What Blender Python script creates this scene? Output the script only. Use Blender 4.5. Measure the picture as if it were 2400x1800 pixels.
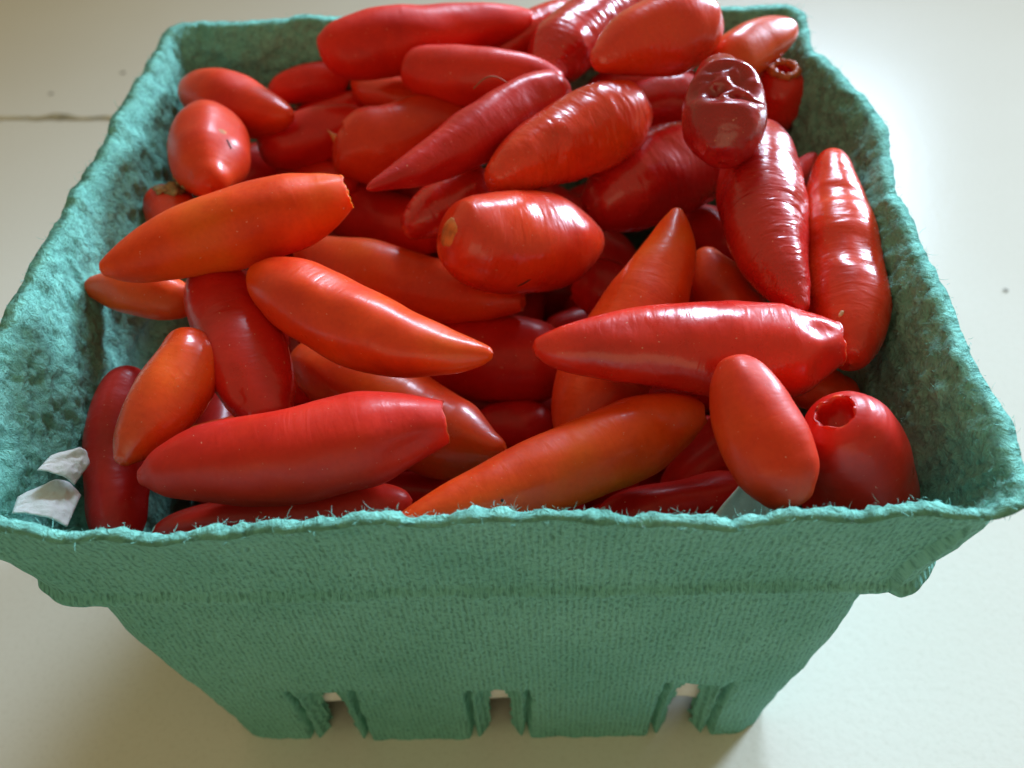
import bpy, bmesh, math, random
import numpy as np
from mathutils import Vector, Matrix, noise

for _o in list(bpy.data.objects):
    bpy.data.objects.remove(_o)

# ------------------------------------------------------------------ camera
scene = bpy.context.scene
col = scene.collection
CM = 0.01                                    # the tables below are in centimetres
cam_d = bpy.data.cameras.new('camera')
cam_o = bpy.data.objects.new('camera', cam_d)
col.objects.link(cam_o)
R_ = Vector((0.99916, 0.0068, -0.04042)); U_ = Vector((0.02385, 0.70545, 0.70835)); F_ = Vector((-0.03333, 0.70872, -0.7047))
CAMP = Vector((1.091, -14.143, 18.631)) * CM
m = Matrix((R_, U_, -F_)).transposed().to_4x4()
m.translation = CAMP
cam_o.matrix_world = m
cam_d.sensor_width = 36.0
cam_d.lens = 2307.4 / 2400 * 36
cam_d.clip_start = 0.01
cam_d.clip_end = 50
cam_d.dof.use_dof = True
cam_d.dof.focus_distance = 0.138
cam_d.dof.aperture_fstop = 24.0
scene.camera = cam_o

# ------------------------------------------------------------------ light
world = bpy.data.worlds.new('World')
scene.world = world
world.use_nodes = True
wb = world.node_tree.nodes['Background']
wb.inputs[0].default_value = (1.0, 0.83, 0.47, 1)      # warm light of the room
wb.inputs[1].default_value = 0.31

def window_pane(name, loc, aim, w, h, power, colr, spread):
    ld = bpy.data.lights.new(name, 'AREA')
    ld.shape = 'RECTANGLE'; ld.size = w; ld.size_y = h
    ld.energy = power; ld.color = colr; ld.spread = math.radians(spread)
    lo = bpy.data.objects.new(name, ld); col.objects.link(lo)
    lo.location = Vector(loc) * CM
    d = (Vector(aim) - Vector(loc))
    lo.rotation_euler = d.to_track_quat('-Z', 'Y').to_euler()
    return lo
DAY = (0.60, 0.79, 1.0)
window_pane('window_light', (98, 92, 45), (5, -2, 5), 0.36, 0.46, 1.25, DAY, 23)
window_pane('window_light', (36, 117, 88), (10, 0, 4), 0.62, 0.60, 0.98, DAY, 22)
window_pane('room_light', (-35, -150, 42), (-4, 0, 4), 1.4, 0.9, 3.0, (1.0, 0.84, 0.50), 180)

scene.view_settings.view_transform = 'Standard'
scene.view_settings.look = 'None'
scene.view_settings.exposure = 0
scene.view_settings.gamma = 1
scene.render.engine = 'CYCLES'

# ------------------------------------------------------------------ helpers
def mesh_obj(name, verts, faces, mat, parent=None, smooth=True, uv=None):
    me = bpy.data.meshes.new(name)
    me.from_pydata([tuple(v) for v in verts], [], faces)
    if uv is not None:
        l = me.uv_layers.new(name='uv')
        idx = np.zeros(len(me.loops), dtype=np.int32); me.loops.foreach_get('vertex_index', idx)
        l.data.foreach_set('uv', np.asarray(uv, dtype=np.float32)[idx].ravel())
    if smooth:
        me.polygons.foreach_set('use_smooth', [True] * len(me.polygons))
    if mat: me.materials.append(mat)
    me.update()
    o = bpy.data.objects.new(name, me)
    col.objects.link(o)
    if parent: o.parent = parent
    return o

def tag(o, label, cat, group=None):
    o['label'] = label; o['category'] = cat
    if group: o['group'] = group

def nn(nt, t, **kw):
    n = nt.nodes.new(t)
    for k, v in kw.items(): setattr(n, k, v)
    return n

def new_mat(name):
    mt = bpy.data.materials.new(name); mt.use_nodes = True
    return mt, mt.node_tree, mt.node_tree.nodes['Principled BSDF']

def ramp(nt, fac, stops):
    r = nn(nt, 'ShaderNodeValToRGB')
    e = r.color_ramp.elements
    e[0].position, e[0].color = stops[0][0], (*stops[0][1], 1)
    e[1].position, e[1].color = stops[-1][0], (*stops[-1][1], 1)
    for p, c in stops[1:-1]:
        x = e.new(p); x.color = (*c, 1)
    nt.links.new(fac, r.inputs[0])
    return r.outputs[0]

def tex_noise(nt, vec, scale, detail=3, rough=0.5, dist=0):
    n = nn(nt, 'ShaderNodeTexNoise')
    n.inputs['Scale'].default_value = scale; n.inputs['Detail'].default_value = detail
    n.inputs['Roughness'].default_value = rough; n.inputs['Distortion'].default_value = dist
    if vec is not None: nt.links.new(vec, n.inputs['Vector'])
    return n.outputs['Fac']

def mapping(nt, vec, scale=(1, 1, 1), loc=(0, 0, 0)):
    n = nn(nt, 'ShaderNodeMapping')
    n.inputs['Scale'].default_value = scale; n.inputs['Location'].default_value = loc
    nt.links.new(vec, n.inputs['Vector'])
    return n.outputs['Vector']

def bump(nt, h, dist, strength=1.0, normal=None):
    b = nn(nt, 'ShaderNodeBump')
    b.inputs['Distance'].default_value = dist; b.inputs['Strength'].default_value = strength
    nt.links.new(h, b.inputs['Height'])
    if normal is not None: nt.links.new(normal, b.inputs['Normal'])
    return b.outputs['Normal']

def simple_mat(name, c, rough=0.6, noise_amt=0.3, scale=600):
    mt, nt, p = new_mat(name)
    tc = nn(nt, 'ShaderNodeTexCoord')
    f = tex_noise(nt, tc.outputs['Object'], scale, 4)
    a = tuple(x * (1 - noise_amt) for x in c); b = tuple(min(1, x * (1 + noise_amt)) for x in c)
    nt.links.new(ramp(nt, f, [(0.3, a), (0.7, b)]), p.inputs['Base Color'])
    p.inputs['Roughness'].default_value = rough
    nt.links.new(bump(nt, f, 0.0003), p.inputs['Normal'])
    return mt

def smoothstep(a, b, x):
    t = np.clip((x - a) / (b - a), 0, 1)
    return t * t * (3 - 2 * t)

# ------------------------------------------------------------------ counter
def counter_mat():
    mt, nt, p = new_mat('counter_quartz')
    tc = nn(nt, 'ShaderNodeTexCoord'); v = tc.outputs['Object']
    n1 = tex_noise(nt, v, 9, 3); n2 = tex_noise(nt, v, 900, 3, 0.6)
    c1 = ramp(nt, n1, [(0.3, (0.76, 0.715, 0.62)), (0.7, (0.81, 0.77, 0.68))])
    c2 = ramp(nt, n2, [(0.30, (0.95, 0.945, 0.935)), (0.5, (1, 1, 1)), (0.75, (1, 1, 1))])
    mx = nn(nt, 'ShaderNodeMix', data_type='RGBA', blend_type='MULTIPLY')
    mx.inputs['Factor'].default_value = 1
    nt.links.new(c1, mx.inputs['A']); nt.links.new(c2, mx.inputs['B'])
    nt.links.new(mx.outputs['Result'], p.inputs['Base Color'])
    p.inputs['Roughness'].default_value = 0.16
    p.inputs['Specular IOR Level'].default_value = 0.35
    n3 = tex_noise(nt, v, 420, 2, 0.5)
    nb = bump(nt, n3, 0.0003, 0.15)
    nt.links.new(bump(nt, n2, 0.0001, 0.2, nb), p.inputs['Normal'])
    return mt
MAT_COUNTER = counter_mat()
bm = bmesh.new()
bmesh.ops.create_grid(bm, x_segments=8, y_segments=8, size=0.9)
me = bpy.data.meshes.new('countertop'); bm.to_mesh(me); bm.free()
me.materials.append(MAT_COUNTER)
counter = bpy.data.objects.new('countertop', me); col.objects.link(counter)
counter['kind'] = 'structure'

def seam():
    vs, fs = [], []
    n = 260
    for i in range(n + 1):
        x = -60 + (60 - 4) * i / n
        yc = 19.2 - (x + 10) * 0.055 + 0.16 * noise.noise((x * 0.7, 3, 0)) + 0.08 * noise.noise((x * 2.3, 9, 0))
        w = 0.10 + 0.16 * max(0, noise.noise((x * 0.7 + 4, 0, 1))) + 0.05 * noise.noise((x * 5, 0, 4))
        b = 0.5 * math.exp(-((x + 17.2) / 0.55) ** 2) + 0.3 * math.exp(-((x + 14.6) / 0.3) ** 2)
        vs += [(x * CM, (yc - w) * CM, 0.0004), (x * CM, (yc + w * 0.6 + b * 0.5) * CM, 0.0004), (x * CM, (yc) * CM, 0.0007)]
    for i in range(n):
        a = 3 * i; b = a + 3
        fs += [(a, b, b + 2, a + 2), (a + 2, b + 2, b + 1, a + 1)]
    return vs, fs
vs, fs = seam()
mesh_obj('caulk_seam', vs, fs, simple_mat('seam_grime', (0.40, 0.335, 0.20), 0.8, 0.55, 120), counter)
MAT_SPECK = simple_mat('speck_grey', (0.22, 0.20, 0.16), 0.8)
for (x, y, r) in ((-15.77, 23.07, .10), (-18.21, 21.52, .09), (14.4, 7.92, .07)):
    bm = bmesh.new(); bmesh.ops.create_icosphere(bm, subdivisions=2, radius=r * CM)
    for v in bm.verts:
        v.co *= 1 + 0.3 * noise.noise(v.co * 900); v.co.z *= 0.25
    me = bpy.data.meshes.new('speck'); bm.to_mesh(me); bm.free(); me.materials.append(MAT_SPECK)
    o = bpy.data.objects.new('speck', me); col.objects.link(o); o.location = (x * CM, y * CM, 0.0002); o.parent = counter

# ------------------------------------------------------------------ basket
def pulp_mat(name, kind):
    mt, nt, p = new_mat(name)
    tc = nn(nt, 'ShaderNodeTexCoord'); v = tc.outputs['Object']
    blotch = tex_noise(nt, v, 60, 4)
    fib = tex_noise(nt, v, 700, 4, 0.65, 1.2 if kind == 'in' else 0.3)
    uvn = nn(nt, 'ShaderNodeUVMap'); uvn.uv_map = 'uv'
    # wire-screen imprint: fine upright cords broken into beads, u and v in cm
    wv = nn(nt, 'ShaderNodeTexWave', wave_type='BANDS', bands_direction='X')
    wv.inputs['Scale'].default_value = 3.3; wv.inputs['Distortion'].default_value = 2.6
    wv.inputs['Detail'].default_value = 2; wv.inputs['Detail Scale'].default_value = 1.4
    nt.links.new(uvn.outputs['UV'], wv.inputs['Vector'])
    ct = tex_noise(nt, mapping(nt, uvn.outputs['UV'], (19, 10, 1)), 1.0, 3, 0.6)
    k = 0.88 if kind == 'out' else 1.14  # one pulp: inner side lightened for its window light, shaded outer side darkened
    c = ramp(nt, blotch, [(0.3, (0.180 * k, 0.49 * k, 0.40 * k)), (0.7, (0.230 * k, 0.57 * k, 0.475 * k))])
    if kind == 'out':
        ad = nn(nt, 'ShaderNodeMath', operation='MULTIPLY_ADD'); ad.inputs[1].default_value = 0.16; nt.links.new(wv.outputs['Fac'], ad.inputs[0]); nt.links.new(ct, ad.inputs[2])
        c2 = ramp(nt, ad.outputs[0], [(0.38, (0.62, 0.65, 0.64)), (0.57, (0.97, 0.97, 0.97)), (0.80, (1.12, 1.10, 1.10))])
    else: c2 = ramp(nt, fib, [(0.30, (0.55, 0.58, 0.57)), (0.48, (0.97, 0.97, 0.97)), (0.70, (1.2, 1.16, 1.15))])
    mx = nn(nt, 'ShaderNodeMix', data_type='RGBA', blend_type='MULTIPLY'); mx.inputs['Factor'].default_value = 1
    nt.links.new(c, mx.inputs['A']); nt.links.new(c2, mx.inputs['B'])
    nt.links.new(mx.outputs['Result'], p.inputs['Base Color'])
    p.inputs['Roughness'].default_value = 0.92
    p.inputs['Specular IOR Level'].default_value = 0.15
    if kind == 'out':
        n1 = bump(nt, wv.outputs['Fac'], 0.0004, 0.5)
        n1 = bump(nt, ct, 0.0008, 0.75, n1)
        n1 = bump(nt, fib, 0.0006, 0.6, n1)
    else:
        f2 = tex_noise(nt, v, 320, 5, 0.7, 1.6)
        n1 = bump(nt, f2, 0.0026, 0.7)
        n1 = bump(nt, fib, 0.0007, 0.6, n1)
    nt.links.new(n1, p.inputs['Normal'])
    return mt
MAT_OUT = pulp_mat('pulp_screen_side', 'out')
MAT_IN = pulp_mat('pulp_felt_side', 'in')

def perimeter(half, rad, n):
    """rounded square, counter-clockwise from the middle of the front; points, normals, arc position (cm)"""
    s = half - rad
    segs = []
    cor = [(s, -s, -90), (s, s, 0), (-s, s, 90), (-s, -s, 180)]
    pts = []
    k = n // 4
    # each quarter: half side, corner, half side, sampled evenly in a common parameter
    for q in range(4):
        cx, cy, a0 = cor[q]
        for i in range(k):
            t = i / k
            if t < 0.42:
                u = t / 0.42
                a = math.radians(a0); nx, ny = math.cos(a), math.sin(a)
                tx, ty = -ny, nx
                px, py = cx + nx * rad - tx * s * (1 - u), cy + ny * rad - ty * s * (1 - u)
            elif t < 0.58:
                a = math.radians(a0 + 90 * (t - 0.42) / 0.16); nx, ny = math.cos(a), math.sin(a)
                px, py = cx + nx * rad, cy + ny * rad
            else:
                u = (t - 0.58) / 0.42
                a = math.radians(a0 + 90); nx, ny = math.cos(a), math.sin(a)
                tx, ty = -ny, nx
                px, py = cx + nx * rad + tx * s * u, cy + ny * rad + ty * s * u
            pts.append((px, py, nx, ny))
    return np.roll(np.array(pts), n // 2, axis=0)      # start at the middle of the back

basket = bpy.data.objects.new('pulp_basket', None); col.objects.link(basket)
tag(basket, 'square green moulded pulp produce basket heaped with red peppers', 'basket')

NP = 1000
SLOTX = (-3.1, 0.05, 3.55)
# (z, half, corner radius) of the outer skin
PROF = [(0.0, 5.30, .8), (0.6, 5.38, .85), (1.2, 5.47, .9), (2.0, 5.59, .95), (3.2, 5.77, .95), (4.5, 5.95, .95), (5.6, 6.06, .95), (6.35, 6.13, .95),
        (6.52, 6.16, .94), (6.60, 6.24, .92), (6.68, 6.40, .90), (6.74, 6.48, .9), (6.84, 6.49, .9), (6.97, 6.42, .9), (7.2, 6.45, .9), (7.8, 6.56, .88), (8.4, 6.70, .86), (8.8, 6.81, .85), (9.05, 6.92, .85), (9.18, 7.00, .85)]
PZ = [p[0] for p in PROF]
def prof(z):
    return np.interp(z, PZ, [p[1] for p in PROF]), np.interp(z, PZ, [p[2] for p in PROF])

def fbm(x, y, z, oct=3):
    return noise.fractal((x, y, z), 1.0, 2.0, oct, noise_basis='PERLIN_ORIGINAL')

def skin(zs, inset, kind):
    """grid of points of the basket wall at the heights zs; inset moves it inwards (cm)"""
    out = np.zeros((len(zs), NP, 3)); uv = np.zeros((len(zs), NP, 2)); slot = np.zeros((len(zs), NP))
    rimz = None
    for r, z in enumerate(zs):
        h, rad = prof(z)
        P = perimeter(h, rad, NP)
        x, y, nx, ny = P.T
        seg = np.hypot(np.diff(np.r_[x, x[0]]), np.diff(np.r_[y, y[0]]))
        u = np.r_[0, np.cumsum(seg)[:-1]]; u = u - u[NP // 2]
        k = smoothstep(6.7, 9.15, z)
        for i in range(NP):
            px, py = x[i], y[i]
            low = 0.24 * k * noise.noise((px * .28 + 3, py * .28, z * .15)) + 0.07 * k * noise.noise((px * .9, py * .9 + 7, z * .3))
            low += 0.06 * noise.noise((px * .5, py * .5, z * .5 + 20))
            fine = (0.028 if kind == 'out' else 0.075) * fbm(px * 3, py * 3, z * 3 + (0 if kind == 'out' else 50))
            if kind == 'in': fine += 0.045 * fbm(px * 9, py * 9, z * 9 + 9, 2)
            # right rim: pushed out and folded about a third of the way from the back corner
            if nx[i] > .5: low += k * (0.30 * math.exp(-((py - 1.6) / 1.5) ** 2) - 0.30 * math.exp(-((py - 4.6) / 1.3) ** 2))
            if nx[i] > .3 and py < 0: low += 0.16 * float(smoothstep(6.6, 6.85, z)) * float(smoothstep(9.1, 8.0, z)) * math.exp(-((py + 6.2) / 1.6) ** 2)
            # corner ears turned outwards
            c = abs(nx[i] * ny[i]) * 2
            low += 0.10 * k * c
            q = 0.0; gr = 0.0
            a = None
            if nx[i] * nx[i] > .9: a = py
            elif ny[i] * ny[i] > .9: a = px
            if a is not None and z < 3.3:
                for si, sx in enumerate(SLOTX):
                    wob = 0.05 * noise.noise((sx * 7, z * 2.2, nx[i] * 5)) + 0.02 * noise.noise((sx * 7, z * 8, ny[i] * 5 + 2))
                    d = abs(a - sx - 0.03 * z) + wob
                    top = (2.75, 2.62, 2.9)[si] + 0.10 * noise.noise((a * 4, sx, 5))
                    q = max(q, float(smoothstep(0.50, 0.22, d)) * float(smoothstep(top, top - 0.55, z)))
                    gr = max(gr, math.exp(-((d - 0.54) / 0.05) ** 2) * float(smoothstep(top + .05, top - 0.25, z)))
                    hw = 0.25 * max(0.0, 1 - (z / (top - .42)) ** 4) + 0.04 * noise.noise((a * 6, z * 6, sx))
                    if z < top - .44 and d < hw: slot[r, i] = 1
            off = low + fine - inset - 0.30 * q - 0.34 * gr
            zz = z
            if z > 6.7:
                rz = 0.13 * noise.noise((px * .35, py * .35, 40)) + 0.05 * noise.noise((px * .8, py * .8, 60.5)) + 0.085 * fbm(px * 1.3 + .37, py * 1.3 + .61, 80.3, 6)
                if ny[i] < -.5: rz += 0.14 * math.exp(-((px + 5.75) / .5) ** 2) - 0.10 * math.exp(-((px + 4.9) / .5) ** 2)
                zz = z + rz * k
            out[r, i] = (px + nx[i] * off, py + ny[i] * off, zz)
            uv[r, i] = (u[i], z)
    return out, uv, slot

def wall(name, zs_out, zs_in, thick):
    """closed shell: outer skin up, rim across, inner skin down"""
    A, ua, sa = skin(zs_out, 0, 'out')
    B, ub, sb = skin(zs_in[::-1], thick, 'in')
    V = np.concatenate([A, B]); UV = np.concatenate([ua, ub + np.array([0, 0])]); SL = np.concatenate([sa, sb])
    nr = len(V); vs = V.reshape(-1, 3) * CM
    na = len(zs_out)
    fo, fi = [], []
    zlist = list(zs_out) + list(zs_in[::-1])
    for r in range(nr - 1):
        for i in range(NP):
            j = (i + 1) % NP
            # vent opening: faces removed where the channel is deep and low
            if SL[r, i] + SL[r, j] + SL[r + 1, i] + SL[r + 1, j] > 2.5:
                continue
            f = (r * NP + i, r * NP + j, (r + 1) * NP + j, (r + 1) * NP + i)
            (fo if r < na - 1 else fi).append(f)
    return vs, UV.reshape(-1, 2), fo, fi

zo = np.r_[np.linspace(0, 3.1, 30), np.linspace(3.3, 6.3, 10), np.linspace(6.4, 6.98, 15), np.linspace(7.1, 9.18, 18)]
zi = np.r_[np.linspace(0.0, 3.1, 24), np.linspace(3.3, 6.3, 12), np.linspace(6.42, 6.9, 8), np.linspace(7.0, 9.16, 34)]
vs, uv, fo, fi = wall('basket_wall', zo, zi, 0.19)
w = mesh_obj('wall', vs, fo + fi, MAT_OUT, basket, True, uv)
w.data.materials.append(MAT_IN)
w.data.polygons.foreach_set('material_index', [0] * len(fo) + [1] * len(fi))
bmw = bmesh.new(); bmw.from_mesh(w.data); bmesh.ops.delete(bmw, geom=[v for v in bmw.verts if not v.link_faces], context='VERTS')
bmw.to_mesh(w.data); bmw.free()

# basket floor, raised on the wall's foot
def floor_part():
    n = 40; vs, fs = [], []
    for j in range(n + 1):
        for i in range(n + 1):
            x = (i / n - .5) * 2 * 4.72; y = (j / n - .5) * 2 * 4.72
            vs.append((x * CM, y * CM, (0.62 + 0.05 * noise.noise((x, y, 2))) * CM))
    k = n + 1
    for j in range(n):
        for i in range(n):
            if (i % 8 in (3, 4)) and (j % 10 in range(3, 8)) : continue
            fs.append((j * k + i, j * k + i + 1, (j + 1) * k + i + 1, (j + 1) * k + i))
    return vs, fs
vs, fs = floor_part()
fl = mesh_obj('floor', vs, fs, MAT_IN, basket, True, [(v[0] * 100, v[1] * 100) for v in vs])
sm = fl.modifiers.new('thickness', 'SOLIDIFY'); sm.thickness = 0.002; sm.offset = 1

# loose fibres standing off the torn rim and the felt side
def fuzz(seedverts, normals, n, lmin, lmax, rad, seed):
    rng = np.random.default_rng(seed)
    ids = rng.integers(0, len(seedverts), n)
    p0 = seedverts[ids] + rng.normal(0, 0.02, (n, 3)) * CM
    d = normals[ids] * rng.uniform(0.0, 0.45, (n, 1)) + rng.normal(0, 0.7, (n, 3)) * np.array([1, 1, .55])
    d /= np.linalg.norm(d, axis=1, keepdims=True)
    e = rng.normal(0, 1, (n, 3)); e -= (e * d).sum(1, keepdims=True) * d; e /= np.linalg.norm(e, axis=1, keepdims=True)
    L = (lmin + (lmax - lmin) * rng.random((n, 1)) ** 3) * CM
    f3 = np.cross(d, e)
    rr = rad * CM * rng.uniform(.6, 1.4, (n, 1))
    rings = []
    for t, b, w in ((0, 0, 1.0), (0.35, .10, 1.0), (0.7, .32, .85), (1, .62, .35)):
        c = p0 + d * L * t + e * L * b
        for a in (0, 2.094, 4.189):
            rings.append(c + (math.cos(a) * e + math.sin(a) * f3) * rr * w)
    V = np.stack(rings, 1).reshape(-1, 3)
    fs = []
    base = np.arange(n) * 12
    for k in range(3):
        for a in range(3):
            b2 = (a + 1) % 3
            fs.append(np.stack([base + 3 * k + a, base + 3 * k + b2, base + 3 * k + 3 + b2, base + 3 * k + 3 + a], 1))
    return V, np.concatenate(fs).tolist()
me = w.data
co = np.zeros(len(me.vertices) * 3); me.vertices.foreach_get('co', co); co = co.reshape(-1, 3)
no = np.zeros(len(me.vertices) * 3); me.vertices.foreach_get('normal', no); no = no.reshape(-1, 3)
MAT_FIBRE = simple_mat('pulp_fibre', (0.24, 0.64, 0.56), 0.9, 0.25, 500)
rimsel = (co[:, 2] > 0.0896)
V, Fc = fuzz(co[rimsel], no[rimsel], 3200, 0.03, 0.16, 0.0034, 1)
o = mesh_obj('rim_fuzz', V, Fc, MAT_FIBRE, basket); o['kind'] = 'stuff'
inw = -(co[:, 0] * no[:, 0] + co[:, 1] * no[:, 1]) > 0.0
insel = (co[:, 2] > 0.066) & inw
V, Fc = fuzz(co[insel], no[insel], 12000, 0.03, 0.10, 0.004, 2)
o = mesh_obj('felt_fuzz', V, Fc, MAT_FIBRE, basket); o['kind'] = 'stuff'

# ------------------------------------------------------------------ paper liner
def paper_mat():
    mt, nt, p = new_mat('paper')
    tc = nn(nt, 'ShaderNodeTexCoord'); f = tex_noise(nt, tc.outputs['Object'], 900, 4, .7, 1)
    nt.links.new(ramp(nt, f, [(0.3, (0.78, 0.77, 0.76)), (0.7, (0.90, 0.90, 0.90))]), p.inputs['Base Color'])
    p.inputs['Roughness'].default_value = 0.95
    p.inputs['Specular IOR Level'].default_value = 0.1
    nt.links.new(bump(nt, f, 0.0004, 0.5), p.inputs['Normal'])
    return mt
MAT_PAPER = paper_mat()
liner = bpy.data.objects.new('paper_liner', None); col.objects.link(liner)
tag(liner, 'crumpled white tissue paper lining the inside of the green basket', 'paper')

def patch(c00, c10, c01, c11, n, fn, name):
    c00, c10, c01, c11 = map(Vector, (c00, c10, c01, c11))
    vs, fs = [], []
    nrm = (c10 - c00).cross(c01 - c00).normalized()
    for j in range(n + 1):
        for i in range(n + 1):
            u, v = i / n, j / n
            u, v, off = fn(u, v)
            p = c00 * (1 - u) * (1 - v) + c10 * u * (1 - v) + c01 * (1 - u) * v + c11 * u * v
            p = p + nrm * off
            vs.append(p * CM)
    k = n + 1
    for j in range(n):
        for i in range(n): fs.append((j * k + i, j * k + i + 1, (j + 1) * k + i + 1, (j + 1) * k + i))
    o = mesh_obj(name, vs, fs, MAT_PAPER, liner)
    s = o.modifiers.new('thickness', 'SOLIDIFY'); s.thickness = 0.0002
    return o
def f_petal(u, v):
    top = 1 - 0.30 * (2 * u - 1) ** 2 + 0.05 * noise.noise((u * 5, 0, 0))
    return u, v * top, 0.10 * math.sin(u * 3.1) + 0.05 * noise.noise((u * 3, v * 3, 3)) + 0.02 * noise.noise((u * 9, v * 9, 3))
def f_flap(u, v):
    uu = u + 0.22 * math.sin(v * 3.0) * (1 - u)
    return uu, v * (1 - 0.08 * u), 0.10 * math.sin(u * 4 + 1) + 0.05 * noise.noise((u * 4, v * 4, 8))
def f_peak(u, v):
    return u, v, 0.06 * noise.noise((u * 3, v * 3, 6))
patch((-6.28, -5.85, 8.10), (-5.66, -5.80, 7.72), (-6.38, -5.36, 8.02), (-5.74, -4.86, 7.55), 24, f_petal, 'corner_flap')
patch((-6.10, -5.20, 8.25), (-5.72, -5.15, 7.85), (-6.02, -4.72, 8.15), (-5.58, -4.58, 7.85), 20, f_petal, 'corner_flap')
patch((3.0, -5.98, 7.1), (5.0, -5.98, 7.1), (3.74, -5.62, 8.25), (3.86, -5.62, 8.25), 14, f_peak, 'front_flap')
def sheet():
    n = 90; vs, fs = [], []
    for j in range(n + 1):
        for i in range(n + 1):
            a = (i / n - .5) * 2 * 7.2; b = (j / n - .5) * 2 * 7.2
            mx = max(abs(a), abs(b))
            lim = 4.97
            over = max(0.0, mx - lim)
            s = min(1, lim / mx) if mx > 0 else 1
            x, y = a * s, b * s
            crump = 0.10 * noise.noise((a * 1.3, b * 1.3, 1)) + 0.04 * noise.noise((a * 4, b * 4, 2))
            z = 0.92 + 0.75 * over + crump * (1 + over)
            bul = 1 + 0.020 * over + 0.02 * noise.noise((a, b, 9)) * min(1, over)
            vs.append((x * bul * CM, y * bul * CM, z * CM))
    k = n + 1
    for j in range(n):
        for i in range(n): fs.append((j * k + i, j * k + i + 1, (j + 1) * k + i + 1, (j + 1) * k + i))
    return vs, fs
vs, fs = sheet()
o = mesh_obj('base_sheet', vs, fs, MAT_PAPER, liner)

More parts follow.
